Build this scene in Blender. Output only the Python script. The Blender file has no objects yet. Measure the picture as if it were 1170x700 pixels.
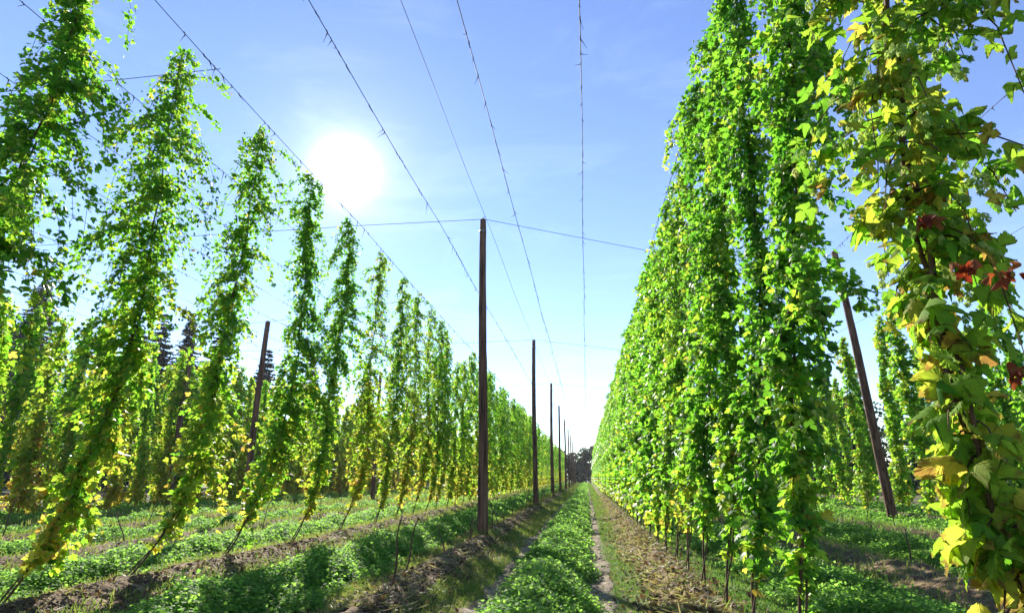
import bpy, math, random
import numpy as np

random.seed(7)
RNG = np.random.default_rng(7)
scene = bpy.context.scene
COL = scene.collection
R = math.radians

# ------------------------------------------------------------------ layout (metres; rows run along +Y, camera at the origin)
EYE = 1.4
PERIOD = 3.4
ROW0 = 1.15            # one hop row; the others are PERIOD apart
WIRE_Z = 7.55
POLE_X = -2.3
POLE_STEP = 13.7
LEFT_TOP_X = -5.5
RIGHT_TOP_X = 2.0
SUN_EL = 28.1
SUN_AZ = 24.5          # from +Y towards -X

# ------------------------------------------------------------------ object helpers
def tag(o, label=None, cat=None, group=None, kind=None):
    if label: o['label'] = label
    if cat: o['category'] = cat
    if group: o['group'] = group
    if kind: o['kind'] = kind
    return o

def empty(name, loc, label, cat, group=None, rz=0.0, scale=(1, 1, 1)):
    o = bpy.data.objects.new(name, None)
    COL.objects.link(o)
    o.location = loc
    o.rotation_euler = (0, 0, rz)
    o.scale = scale
    o.empty_display_size = 0.2
    return tag(o, label, cat, group)

def link(name, me, parent=None):
    o = bpy.data.objects.new(name, me)
    COL.objects.link(o)
    if parent is not None: o.parent = parent
    return o

def mesh_np(name, V, F, mat, attrs=None, smooth=False):
    """V (n,3), F (m,k) equal-sided faces."""
    V = np.ascontiguousarray(V, dtype=np.float32); F = np.ascontiguousarray(F, dtype=np.int32)
    me = bpy.data.meshes.new(name)
    m, k = F.shape
    me.vertices.add(len(V)); me.vertices.foreach_set('co', V.ravel())
    me.loops.add(m * k); me.loops.foreach_set('vertex_index', F.ravel())
    me.polygons.add(m)
    me.polygons.foreach_set('loop_start', np.arange(0, m * k, k, dtype=np.int32))
    me.polygons.foreach_set('loop_total', np.full(m, k, dtype=np.int32))
    if smooth: me.polygons.foreach_set('use_smooth', np.ones(m, dtype=bool))
    for an, av in (attrs or {}).items():
        a = me.attributes.new(an, 'FLOAT', 'POINT')
        a.data.foreach_set('value', np.ascontiguousarray(av, dtype=np.float32))
    me.materials.append(mat)
    me.update(calc_edges=True)
    return me

def norm(a):
    return a / np.maximum(np.linalg.norm(a, axis=-1, keepdims=True), 1e-9)

def scatter(T, F, P, D, N, S, attr=None):
    """Copies of template T (x across, y to the tip, z normal) at P, tip along D, normal near N, size S."""
    T = np.asarray(T, float); F = np.asarray(F, int)
    y = norm(D); x = norm(np.cross(y, N)); z = np.cross(x, y)
    S = np.asarray(S, float).reshape(-1, 1, 1)
    V = (T[None, :, 0:1] * x[:, None] + T[None, :, 1:2] * y[:, None] + T[None, :, 2:3] * z[:, None]) * S + P[:, None]
    n, k = len(P), len(T)
    FF = (F[None] + (np.arange(n) * k)[:, None, None]).reshape(-1, F.shape[1])
    A = None if attr is None else np.repeat(attr, k)
    return V.reshape(-1, 3), FF, A

def tube(pts, rad, sides=6, cap=True):
    pts = np.asarray(pts, float); n = len(pts)
    rad = np.broadcast_to(np.asarray(rad, float), (n,))
    t = norm(np.gradient(pts, axis=0))
    ref = np.where(np.abs(t[:, 2:3]) > 0.9, np.array([[1., 0, 0]]), np.array([[0, 0, 1.]]))
    u = norm(np.cross(t, ref)); v = np.cross(t, u)
    a = np.arange(sides) * 2 * math.pi / sides
    V = pts[:, None] + rad[:, None, None] * (np.cos(a)[None, :, None] * u[:, None] + np.sin(a)[None, :, None] * v[:, None])
    V = V.reshape(-1, 3)
    i = np.arange(n - 1)[:, None] * sides; j = np.arange(sides)[None]; j2 = (j + 1) % sides
    F = np.stack([i + j, i + j2, i + sides + j2, i + sides + j], -1).reshape(-1, 4)
    if cap:
        c0, c1 = len(V), len(V) + 1
        V = np.vstack([V, pts[:1], pts[-1:]])
        k = np.arange(sides); k2 = (k + 1) % sides; b = (n - 1) * sides
        F = np.vstack([F, np.stack([np.full(sides, c0), k2, k, k], -1)[:, [0, 1, 2, 2]],
                       np.stack([np.full(sides, c1), b + k, b + k2, b + k2], -1)])
    return V, F

def fix_tris(V, F):
    """Quads array in which caps repeat an index -> all triangles."""
    q = F[F[:, 2] != F[:, 3]]; t = F[F[:, 2] == F[:, 3]][:, :3]
    return V, np.vstack([q[:, [0, 1, 2]], q[:, [0, 2, 3]], t])

def merge(parts):
    Vs, Fs, o = [], [], 0
    for V, F in parts:
        Vs.append(V); Fs.append(F + o); o += len(V)
    return np.vstack(Vs), np.vstack(Fs)

def tubes(list_of_args):
    return merge([fix_tris(*tube(*a)) for a in list_of_args])

# ------------------------------------------------------------------ materials
def new_mat(name):
    m = bpy.data.materials.new(name); m.use_nodes = True
    nt = m.node_tree; nt.nodes.clear()
    return m, nt, nt.nodes, nt.links

def ramp(nodes, stops, interp='LINEAR'):
    r = nodes.new('ShaderNodeValToRGB'); cr = r.color_ramp; cr.interpolation = interp
    while len(cr.elements) > 1: cr.elements.remove(cr.elements[-1])
    for i, (p, c) in enumerate(stops):
        e = cr.elements[0] if i == 0 else cr.elements.new(p)
        e.position = p; e.color = (*c, 1)
    return r

def leaf_material(name, refl, trans, mixf=0.5, rough=0.45, obj_var=0.10, spec=0.2):
    m, nt, N, L = new_mat(name)
    at = N.new('ShaderNodeAttribute'); at.attribute_name = 'tint'
    oi = N.new('ShaderNodeObjectInfo')
    mr = N.new('ShaderNodeMapRange'); mr.inputs['To Min'].default_value = -obj_var; mr.inputs['To Max'].default_value = obj_var
    L.new(oi.outputs['Random'], mr.inputs['Value'])
    ad = N.new('ShaderNodeMath'); ad.operation = 'ADD'
    L.new(at.outputs['Fac'], ad.inputs[0]); L.new(mr.outputs['Result'], ad.inputs[1])
    # slight mottling inside a leaf
    tc = N.new('ShaderNodeTexCoord'); ns = N.new('ShaderNodeTexNoise'); ns.inputs['Scale'].default_value = 30
    L.new(tc.outputs['Object'], ns.inputs['Vector'])
    m2 = N.new('ShaderNodeMath'); m2.operation = 'MULTIPLY_ADD'
    L.new(ns.outputs['Fac'], m2.inputs[0]); m2.inputs[1].default_value = 0.16; L.new(ad.outputs[0], m2.inputs[2])
    s2 = N.new('ShaderNodeMath'); s2.operation = 'SUBTRACT'; L.new(m2.outputs[0], s2.inputs[0]); s2.inputs[1].default_value = 0.08
    r1 = ramp(N, refl); r2 = ramp(N, trans)
    L.new(s2.outputs[0], r1.inputs['Fac']); L.new(s2.outputs[0], r2.inputs['Fac'])
    p = N.new('ShaderNodeBsdfPrincipled'); p.inputs['Roughness'].default_value = rough
    p.inputs['Specular IOR Level'].default_value = spec
    L.new(r1.outputs['Color'], p.inputs['Base Color'])
    t = N.new('ShaderNodeBsdfTranslucent'); L.new(r2.outputs['Color'], t.inputs['Color'])
    mx = N.new('ShaderNodeMixShader'); mx.inputs['Fac'].default_value = mixf
    L.new(p.outputs[0], mx.inputs[1]); L.new(t.outputs[0], mx.inputs[2])
    o = N.new('ShaderNodeOutputMaterial'); L.new(mx.outputs[0], o.inputs['Surface'])
    return m

def noise_material(name, stops, scale=8.0, rough=0.9, stretch=(1, 1, 1), bump=0.4, bump_scale=30.0, detail=6.0, spec=0.2, bump_dist=0.02):
    m, nt, N, L = new_mat(name)
    tc = N.new('ShaderNodeTexCoord'); mp = N.new('ShaderNodeMapping'); mp.inputs['Scale'].default_value = stretch
    L.new(tc.outputs['Object'], mp.inputs['Vector'])
    ns = N.new('ShaderNodeTexNoise'); ns.inputs['Scale'].default_value = scale; ns.inputs['Detail'].default_value = detail
    ns.inputs['Roughness'].default_value = 0.65
    L.new(mp.outputs[0], ns.inputs['Vector'])
    r = ramp(N, stops); L.new(ns.outputs['Fac'], r.inputs['Fac'])
    nb = N.new('ShaderNodeTexNoise'); nb.inputs['Scale'].default_value = bump_scale; nb.inputs['Detail'].default_value = 5
    L.new(mp.outputs[0], nb.inputs['Vector'])
    b = N.new('ShaderNodeBump'); b.inputs['Strength'].default_value = bump; b.inputs['Distance'].default_value = bump_dist
    L.new(nb.outputs['Fac'], b.inputs['Height'])
    p = N.new('ShaderNodeBsdfPrincipled'); p.inputs['Roughness'].default_value = rough
    p.inputs['Specular IOR Level'].default_value = spec
    L.new(r.outputs['Color'], p.inputs['Base Color']); L.new(b.outputs[0], p.inputs['Normal'])
    o = N.new('ShaderNodeOutputMaterial'); L.new(p.outputs[0], o.inputs['Surface'])
    return m

HOP_REFL = [(0.0, (.030, .095, .016)), (0.3, (.060, .165, .022)), (0.5, (.13, .24, .030)), (0.7, (.30, .29, .030)), (0.85, (.50, .36, .035)), (1.0, (.28, .13, .03))]
HOP_TRANS = [(0.0, (.11, .36, .022)), (0.3, (.26, .60, .034)), (0.5, (.46, .70, .045)), (0.7, (.66, .66, .07)), (0.85, (.80, .60, .09)), (1.0, (.45, .22, .05))]
M_LEAF = leaf_material('hop_leaf', HOP_REFL, HOP_TRANS, 0.60)
def veined_material():
    m = leaf_material('large_hop_leaf', HOP_REFL, HOP_TRANS, 0.55, 0.7, 0.02, spec=.12)
    N = m.node_tree.nodes; L = m.node_tree.links
    def mth(op, a, b=None, c=None):
        n = N.new('ShaderNodeMath'); n.operation = op
        for i, v in enumerate((a, b, c)):
            if v is None: continue
            if isinstance(v, (int, float)): n.inputs[i].default_value = v
            else: L.new(v, n.inputs[i])
        return n.outputs[0]
    ax = N.new('ShaderNodeAttribute'); ax.attribute_name = 'leaf_x'; ay = N.new('ShaderNodeAttribute'); ay.attribute_name = 'leaf_y'
    x, y = ax.outputs['Fac'], ay.outputs['Fac']
    ang = mth('ARCTAN2', x, y); r = mth('SQRT', mth('ADD', mth('MULTIPLY', x, x), mth('MULTIPLY', y, y)))
    step = R(41)
    dl = mth('ABSOLUTE', mth('ADD', mth('FLOORED_MODULO', mth('ADD', ang, step / 2), step), -step / 2))
    dist = mth('MULTIPLY', r, mth('SINE', dl))
    main = mth('SUBTRACT', 1.0, mth('SMOOTH_MIN', mth('MULTIPLY', dist, 45.0), 1.0, .2))
    sec = mth('ABSOLUTE', mth('ADD', mth('FLOORED_MODULO', mth('MULTIPLY', mth('SUBTRACT', r, mth('MULTIPLY', dist, 1.3)), 9.0), 1.0), -.5))
    secm = mth('MAXIMUM', 0.0, mth('SUBTRACT', 1.0, mth('MULTIPLY', sec, 7.0)))
    v = mth('MINIMUM', 1.0, mth('MAXIMUM', mth('MAXIMUM', main, 0.0), mth('MULTIPLY', secm, .22)))
    P = next(n for n in N if n.type == 'BSDF_PRINCIPLED'); T = next(n for n in N if n.type == 'BSDF_TRANSLUCENT')
    for sock, colr in ((P.inputs['Base Color'], (.24, .34, .08, 1)), (T.inputs['Color'], (.50, .60, .12, 1))):
        src = sock.links[0].from_socket
        mx = N.new('ShaderNodeMix'); mx.data_type = 'RGBA'; mx.inputs['B'].default_value = colr
        L.new(src, mx.inputs['A']); L.new(mth('MULTIPLY', v, .5), mx.inputs['Factor']); L.new(mx.outputs['Result'], sock)
    # browning that creeps in from the edge and in spots
    at = N.new('ShaderNodeAttribute'); at.attribute_name = 'tint'
    tc = N.new('ShaderNodeTexCoord'); nz = N.new('ShaderNodeTexNoise'); nz.inputs['Scale'].default_value = 26; nz.inputs['Detail'].default_value = 4
    L.new(tc.outputs['Object'], nz.inputs['Vector'])
    e = mth('ADD', mth('MULTIPLY', r, .55), mth('ADD', nz.outputs['Fac'], mth('MULTIPLY', at.outputs['Fac'], .45)))
    br = N.new('ShaderNodeMapRange'); br.interpolation_type = 'SMOOTHSTEP'; br.inputs['From Min'].default_value = 1.12; br.inputs['From Max'].default_value = 1.34
    L.new(e, br.inputs['Value'])
    for sock, colr in ((P.inputs['Base Color'], (.17, .085, .03, 1)), (T.inputs['Color'], (.34, .17, .05, 1))):
        src = sock.links[0].from_socket
        mx = N.new('ShaderNodeMix'); mx.data_type = 'RGBA'; mx.inputs['B'].default_value = colr
        L.new(src, mx.inputs['A']); L.new(mth('MULTIPLY', br.outputs[0], .8), mx.inputs['Factor']); L.new(mx.outputs['Result'], sock)
    b = N.new('ShaderNodeBump'); b.inputs['Strength'].default_value = .6; b.inputs['Distance'].default_value = .005; b.invert = True
    L.new(v, b.inputs['Height']); L.new(b.outputs[0], P.inputs['Normal']); L.new(b.outputs[0], T.inputs['Normal'])
    return m
M_LEAF_BIG = veined_material()
M_CONE = leaf_material('hop_cone', [(0, (.14, .26, .05)), (.6, (.27, .36, .09)), (1, (.34, .28, .09))],
                       [(0, (.34, .60, .10)), (.6, (.55, .68, .16)), (1, (.55, .45, .12))], 0.4, 0.6)
M_WITHER = leaf_material('withered_leaf', [(0, (.13, .025, .012)), (.5, (.20, .05, .02)), (1, (.25, .12, .04))],
                         [(0, (.30, .04, .015)), (.5, (.42, .08, .02)), (1, (.4, .2, .05))], 0.35, 0.8)
M_COVER = leaf_material('cover_leaf', [(0, (.055, .135, .024)), (.5, (.115, .24, .042)), (1, (.23, .33, .08))],
                        [(0, (.20, .46, .055)), (.5, (.36, .66, .09)), (1, (.52, .74, .14))], 0.55, 0.65, spec=0.12)
M_GRASS = leaf_material('grass_blade', [(0, (.05, .13, .02)), (.5, (.13, .20, .04)), (1, (.32, .27, .11))],
                        [(0, (.10, .28, .03)), (.5, (.26, .36, .05)), (1, (.45, .36, .14))], 0.45, 0.5)
M_NEEDLE = leaf_material('spruce_needle', [(0, (.008, .020, .009)), (1, (.020, .040, .016))],
                         [(0, (.010, .03, .012)), (1, (.03, .06, .02))], 0.2, 0.95, spec=.03)
M_WOODLEAF = leaf_material('wood_leaf', [(0, (.020, .045, .016)), (1, (.065, .085, .03))],
                           [(0, (.03, .08, .02)), (1, (.09, .13, .03))], 0.3, 0.6)
M_STEM = noise_material('bine_stem', [(.3, (.05, .028, .016)), (.7, (.13, .075, .04))], 20, 0.85, (1, 1, .2), .4, 60)
M_STUB = noise_material('dry_stub', [(.3, (.06, .035, .022)), (.7, (.16, .10, .06))], 20, 0.9, (1, 1, .2), .5, 60)
M_POLE = noise_material('pole_wood', [(.28, (.055, .029, .022)), (.5, (.16, .080, .056)), (.72, (.28, .165, .115))], 14, 0.8, (1, 1, .06), .8, 22)
def crack_poles(m):
    N = m.node_tree.nodes; L = m.node_tree.links
    P = next(n for n in N if n.type == 'BSDF_PRINCIPLED'); B = next(n for n in N if n.type == 'BUMP')
    tc = N.new('ShaderNodeTexCoord'); mp = N.new('ShaderNodeMapping'); mp.inputs['Scale'].default_value = (34, 34, .9); L.new(tc.outputs['Object'], mp.inputs['Vector'])
    ns = N.new('ShaderNodeTexNoise'); ns.inputs['Scale'].default_value = 1; ns.inputs['Detail'].default_value = 3; L.new(mp.outputs[0], ns.inputs['Vector'])
    r = ramp(N, [(.34, (0, 0, 0)), (.43, (1, 1, 1))]); L.new(ns.outputs['Fac'], r.inputs['Fac'])
    src = P.inputs['Base Color'].links[0].from_socket
    mx = N.new('ShaderNodeMix'); mx.data_type = 'RGBA'; mx.inputs['A'].default_value = (.02, .012, .009, 1)
    L.new(r.outputs[0], mx.inputs['Factor']); L.new(src, mx.inputs['B']); L.new(mx.outputs['Result'], P.inputs['Base Color'])
    ad = N.new('ShaderNodeMath'); ad.operation = 'MULTIPLY_ADD'; h = B.inputs['Height'].links[0].from_socket
    L.new(r.outputs[0], ad.inputs[0]); ad.inputs[1].default_value = 1.2; L.new(h, ad.inputs[2]); L.new(ad.outputs[0], B.inputs['Height'])
crack_poles(M_POLE)
M_BARK = noise_material('bark', [(.3, (.035, .024, .018)), (.7, (.10, .07, .05))], 10, 0.9, (1, 1, .3), .6, 24)
M_STRAW = noise_material('straw_remnant', [(.3, (.05, .035, .02)), (.7, (.14, .10, .05))], 30)
M_CLOD = noise_material('soil_clod', [(.3, (.045, .026, .016)), (.7, (.13, .085, .055))], 12, .95)
M_LITTER = leaf_material('dry_leaf', [(0, (.07, .04, .02)), (.5, (.16, .10, .05)), (1, (.30, .20, .08))],
                         [(0, (.08, .04, .02)), (.5, (.20, .11, .04)), (1, (.40, .26, .08))], 0.25, 0.8)

def metal(name, col, rough=.45):
    m, nt, N, L = new_mat(name)
    tc = N.new('ShaderNodeTexCoord'); ns = N.new('ShaderNodeTexNoise'); ns.inputs['Scale'].default_value = 9
    L.new(tc.outputs['Object'], ns.inputs['Vector'])
    r = ramp(N, [(.35, tuple(c * .6 for c in col)), (.65, col)]); L.new(ns.outputs['Fac'], r.inputs['Fac'])
    p = N.new('ShaderNodeBsdfPrincipled'); p.inputs['Metallic'].default_value = .7; p.inputs['Roughness'].default_value = rough
    L.new(r.outputs['Color'], p.inputs['Base Color'])
    o = N.new('ShaderNodeOutputMaterial'); L.new(p.outputs[0], o.inputs['Surface'])
    return m
M_WIRE = noise_material('rusty_wire', [(.3, (.035, .03, .028)), (.7, (.09, .075, .065))], 12, .7)
M_BAND = metal('steel_band', (.22, .19, .17), .5)

def ground_material():
    m, nt, N, L = new_mat('ground')
    ge = N.new('ShaderNodeNewGeometry'); sx = N.new('ShaderNodeSeparateXYZ'); L.new(ge.outputs['Position'], sx.inputs[0])
    wob = N.new('ShaderNodeTexNoise'); wob.inputs['Scale'].default_value = 1.6; wob.inputs['Detail'].default_value = 6; wob.inputs['Roughness'].default_value = .7
    L.new(ge.outputs['Position'], wob.inputs['Vector'])
    def math_(op, a, b=None, c=None):
        n = N.new('ShaderNodeMath'); n.operation = op
        for i, v in enumerate((a, b, c)):
            if v is None: continue
            if isinstance(v, (int, float)): n.inputs[i].default_value = v
            else: L.new(v, n.inputs[i])
        return n.outputs[0]
    xw = math_('MULTIPLY_ADD', wob.outputs['Fac'], 0.7, sx.outputs['X'])
    ph = math_('FLOORED_MODULO', math_('ADD', xw, -ROW0 - 0.35 + PERIOD / 2), PERIOD)
    d = math_('ABSOLUTE', math_('ADD', ph, -PERIOD / 2))            # distance to the nearest hop row
    mr = N.new('ShaderNodeMapRange'); mr.interpolation_type = 'SMOOTHSTEP'
    mr.inputs['From Min'].default_value = .62; mr.inputs['From Max'].default_value = .34
    L.new(d, mr.inputs['Value'])
    n2 = N.new('ShaderNodeTexNoise'); n2.inputs['Scale'].default_value = .9; n2.inputs['Detail'].default_value = 8; n2.inputs['Roughness'].default_value = .75
    L.new(ge.outputs['Position'], n2.inputs['Vector'])
    n3 = N.new('ShaderNodeTexNoise'); n3.inputs['Scale'].default_value = 14; n3.inputs['Detail'].default_value = 8; n3.inputs['Roughness'].default_value = .7
    L.new(ge.outputs['Position'], n3.inputs['Vector'])
    grass = ramp(N, [(.36, (.05, .10, .022)), (.5, (.095, .14, .036)), (.64, (.17, .16, .065))])
    gm = math_('MULTIPLY_ADD', n3.outputs['Fac'], .45, math_('MULTIPLY', n2.outputs['Fac'], .6)); L.new(gm, grass.inputs['Fac'])
    soil = ramp(N, [(.32, (.035, .020, .013)), (.5, (.085, .052, .033)), (.68, (.17, .115, .075))])
    L.new(n3.outputs['Fac'], soil.inputs['Fac'])
    mk = math_('MULTIPLY', mr.outputs[0], 1.0)
    br = N.new('ShaderNodeMapRange'); br.interpolation_type = 'SMOOTHSTEP'
    br.inputs['From Min'].default_value = .35; br.inputs['From Max'].default_value = .5
    L.new(n2.outputs['Fac'], br.inputs['Value'])
    mk2 = math_('MULTIPLY', mk, math_('MULTIPLY_ADD', br.outputs[0], .5, .5))
    mx = N.new('ShaderNodeMix'); mx.data_type = 'RGBA'
    L.new(mk2, mx.inputs['Factor']); L.new(grass.outputs[0], mx.inputs['A']); L.new(soil.outputs[0], mx.inputs['B'])
    b = N.new('ShaderNodeBump'); b.inputs['Strength'].default_value = .9; b.inputs['Distance'].default_value = .06
    L.new(n3.outputs['Fac'], b.inputs['Height'])
    p = N.new('ShaderNodeBsdfPrincipled'); p.inputs['Roughness'].default_value = .95; p.inputs['Specular IOR Level'].default_value = .15
    L.new(mx.outputs['Result'], p.inputs['Base Color']); L.new(b.outputs[0], p.inputs['Normal'])
    o = N.new('ShaderNodeOutputMaterial'); L.new(p.outputs[0], o.inputs['Surface'])
    return m
M_GROUND = ground_material()
M_TRACK = noise_material('track_soil', [(.3, (.10, .072, .050)), (.5, (.21, .165, .12)), (.7, (.33, .28, .21))], 3.5, .95, (1, 1, 1), 1.0, 16, 9, .15, .05)
M_SOIL = noise_material('bare_soil', [(.3, (.065, .040, .022)), (.5, (.15, .100, .056)), (.7, (.29, .215, .125))], 5, .95, (1, 1, 1), 1.0, 11, 9, .15, .07)

# ------------------------------------------------------------------ terrain
_ph = RNG.uniform(0, 6.28, 24)
def wave(x, y):
    return (np.sin(x * 1.7 + y * .9 + _ph[0]) + np.sin(-x * 2.9 + y * 1.6 + _ph[1]) + .7 * np.sin(x * 5.1 + y * 3.7 + _ph[2])
            + .7 * np.sin(-x * 4.3 + y * 6.1 + _ph[3])) / 3.4
def lump(x, y):
    return (np.sin(x * 6.1 + y * 4.9 + _ph[4]) + np.sin(-x * 7.3 + y * 9.1 + _ph[5]) + np.sin(x * 12 + y * 2.3 + _ph[6]) + np.sin(-x * 3 + y * 13.7 + _ph[7])) / 4

def row_dist(x):
    return np.abs(((x - ROW0 + PERIOD / 2) % PERIOD) - PERIOD / 2)

def terr(x, y):
    x = np.asarray(x, float); y = np.asarray(y, float)
    d = row_dist(x); c = PERIOD / 2 - d
    z = .17 * np.exp(-(d / .36) ** 2) + .08 * np.exp(-(c / .5) ** 2) - .05 * np.exp(-((c - .66) / .13) ** 2)
    near = np.clip(1.3 - np.hypot(x, y) / 90, 0, 1)
    z = z * near + .025 * wave(x, y) * near
    z = z - .11 * np.exp(-((x - 1.40 - .03 * np.sin(y * .9)) / .075) ** 2) * near
    z = z + .030 * lump(x, y) * np.exp(-(d / .45) ** 2) * near
    return z

def grid_mesh(name, xs, ys, zf, mat):
    X, Y = np.meshgrid(xs, ys); V = np.stack([X, Y, zf(X, Y)], -1).reshape(-1, 3)
    nx, ny = len(xs), len(ys)
    i = (np.arange(ny - 1)[:, None] * nx + np.arange(nx - 1)[None]).ravel()
    return mesh_np(name, V, np.stack([i, i + 1, i + nx + 1, i + nx], -1), mat, smooth=True)

xs = np.concatenate([[-900, -500, -250, -120, -80], np.arange(-60, -18, .34), np.arange(-18, -3, .085), np.arange(-3, 3.4, .06), np.arange(3.4, 14, .085), np.arange(14, 40, .34), [60, 90, 150, 300, 600, 900]])
ys = np.concatenate([[-300, -100, -40, -15, -5], np.arange(0, 45, .16), np.arange(45, 170, .8), [185, 210, 260, 350, 550, 900, 1500]])
g = link('ground', grid_mesh('ground', xs, ys, terr, M_GROUND))
tag(g, 'ridged grassy field soil under the hop rows reaching to the horizon', 'ground', kind='structure')

def strip(name, xc, half, y0, y1, mat, label, lift=.012, rough=.12, zadd=None):
    ys = np.concatenate([np.arange(y0, min(y1, 40), .12), np.arange(40, y1, .6)]) if y1 > 40 else np.arange(y0, y1, .12)
    u = np.linspace(-1, 1, 13)
    r = np.random.default_rng(int(abs(xc) * 1000) + 5)
    def edge():
        e = r.normal(0, 1, len(ys)); e2 = np.convolve(e, np.ones(7) / 7, 'same'); return half * (1 + rough * 1.2 * e2 + rough * .5 * e)
    el, er = edge(), edge()
    X = xc + (.04 * np.sin(ys * .8 + xc) + .03 * np.sin(ys * 2.1))[:, None] + np.where(u[None] < 0, u[None] * el[:, None], u[None] * er[:, None])
    Y = np.repeat(ys[:, None], 13, 1)
    Z = terr(X, Y) + lift * (1 - np.abs(u[None]) ** 6 * 2.2)
    if zadd is not None: Z = Z + zadd(u[None], Y, r)
    V = np.stack([X, Y, Z], -1).reshape(-1, 3)
    i = (np.arange(len(ys) - 1)[:, None] * 13 + np.arange(12)[None]).ravel()
    me = mesh_np(name, V, np.stack([i, i + 1, i + 14, i + 13], -1), mat, smooth=True)
    return tag(link(name, me), label, 'track' if 'track' in name else 'soil', kind='structure')

rut = lambda u, Y, r: .022 * np.sin(Y * 21 + 3 * np.sin(Y * 1.3)) * np.clip(np.sin(Y * 2.2) + .6, 0, 1) * (1 - np.abs(u)) + r.normal(0, .006, (Y.shape[0], 13))
strip('dirt_track', .14, .16, 5, 150, M_TRACK, 'pale wheel track of dry soil on the right side of the middle green strip', zadd=rut, lift=.02, rough=.5)
strip('dirt_track', -1.20, .16, 5, 150, M_TRACK, 'pale wheel track of dry soil between the middle green strip and the pole row', zadd=rut, lift=.02, rough=.6)
clod = lambda u, Y, r: np.abs(r.normal(0, .022, (Y.shape[0], 13))) * (1 - u ** 4)
strip('soil_ridge', 1.12, .48, 5, 150, M_SOIL, 'broken brown soil ridge at the foot of the right hop wall', zadd=clod, lift=.02, rough=.2)
strip('soil_ridge', -2.35, .34, 5, 150, M_SOIL, 'brown soil ridge carrying the line of wooden poles', zadd=clod, lift=.015, rough=.35)
strip('soil_ridge', -5.62, .62, 4, 150, M_SOIL, 'broad brown soil ridge below the left hop row', zadd=clod, lift=.015, rough=.25)
strip('soil_ridge', -9.05, .40, 6, 120, M_SOIL, 'brown soil ridge of the first cleared row behind the left hop row', zadd=clod, lift=.015, rough=.35)
strip('soil_ridge', -12.45, .40, 9, 120, M_SOIL, 'brown soil ridge of the second cleared row behind the left hop row', zadd=clod, lift=.015, rough=.35)
strip('soil_ridge', 4.55, .45, 5, 80, M_SOIL, 'brown soil ridge behind the right hop wall', zadd=clod, lift=.015, rough=.35)

# ------------------------------------------------------------------ leaf templates
def fan(outline, rings=False):
    c = np.array([[0, .34]]); o = np.array(outline, float)
    if rings:
        n = len(o); mid = c + (o - c) * .55; P = np.vstack([c, mid, o])
        z = -.34 * P[:, 0] ** 2 * (1 + .5 * P[:, 1]) - .30 * np.maximum(P[:, 1] - .1, 0) ** 2 + .10 * np.abs(P[:, 0]) ** .8 - .05
        z[1 + n:] += .035 * np.sin(np.arange(n) * 2.4) - .03
        k = np.arange(n); k2 = (k + 1) % n
        F = np.vstack([np.stack([np.zeros(n, int), 1 + k, 1 + k2], -1), np.stack([1 + k, 1 + n + k, 1 + n + k2], -1), np.stack([1 + k, 1 + n + k2, 1 + k2], -1)])
        return np.column_stack([P, z]), F
    P = np.vstack([c, o]); z = -.20 * np.abs(P[:, 0]) - .22 * np.maximum(P[:, 1] - .2, 0) ** 2
    n = len(o); k = np.arange(n)
    return np.column_stack([P, z]), np.stack([np.zeros(n, int), 1 + k, 1 + (k + 1) % n], -1)
half = [(-.10, -.10), (-.34, -.06), (-.50, .14), (-.62, .46), (-.34, .40), (-.24, .70)]
LEAF_HI = fan([(0, .03)] + half + [(0, 1.0)] + [(-x, y) for x, y in reversed(half)])
def curl(T, c, roll, tw):
    V = T[0].copy(); x, y = V[:, 0].copy(), V[:, 1].copy()
    V[:, 2] = V[:, 2] * c - roll * np.abs(x) ** 1.6 + tw * x * y + .05 * np.sin(x * 9 + y * 7) * np.hypot(x, y)
    V[:, 0] = x * (1 - .25 * abs(roll))
    return V, T[1]
def serrate(pts, n=4, amp=.035):
    out = []
    for a, b in zip(pts[:-1], pts[1:]):
        a, b = np.array(a), np.array(b); d = b - a; nn = np.array([-d[1], d[0]]) / (np.linalg.norm(d) + 1e-9)
        for i in range(n):
            out.append(tuple(a + d * i / n + (nn * amp if i % 2 else 0)))
    return out
half5 = [(0, .06), (-.12, -.12), (-.36, -.20), (-.42, -.02), (-.60, .16), (-.74, .52), (-.42, .38), (-.22, .42), (-.30, .70), (-.14, .86), (0, 1.05)]
hs = serrate(half5, 4, .045)
LEAF_BIG = fan(hs + [(0, 1.05)] + [(-x, y) for x, y in reversed(hs[1:])], True)
LEAF_BIGS = [curl(LEAF_BIG, *a) for a in ((.5, 0, .1), (1.3, .3, -.2), (1, .9, .25), (1.6, -.4, 0), (1, .2, .5), (.8, 1.3, -.3))]
LEAF_MID = (np.array([(0, 0, 0), (-.48, .18, -.10), (-.34, .62, -.14), (0, 1, -.12), (.34, .62, -.14), (.48, .18, -.10)]), np.array([(0, 3, 2, 1), (0, 5, 4, 3)]))
LEAF_FAR = (np.array([(0, 0, 0), (-.42, .42, -.08), (0, 1, -.05), (.42, .42, -.08)]), np.array([(0, 3, 2, 1)]))
def cone_template(seg=6):
    zs = [0, .12, .42, .74, 1]; rs = [0.03, .30, .36, .24, .02]
    V = []
    for i, (z, r) in enumerate(zip(zs, rs)):
        for k in range(seg):
            a = (k + .5 * (i % 2)) * 2 * math.pi / seg
            V.append((r * math.cos(a), z, r * math.sin(a)))
    F = []
    for i in range(4):
        for k in range(seg):
            a, b = i * seg + k, i * seg + (k + 1) % seg; c, d = a + seg, b + seg
            if i % 2: F += [(a, b, d), (a, d, c)]
            else: F += [(a, b, c), (b, d, c)]
    return np.array(V), np.array(F)
CONE = cone_template(6)
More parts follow.
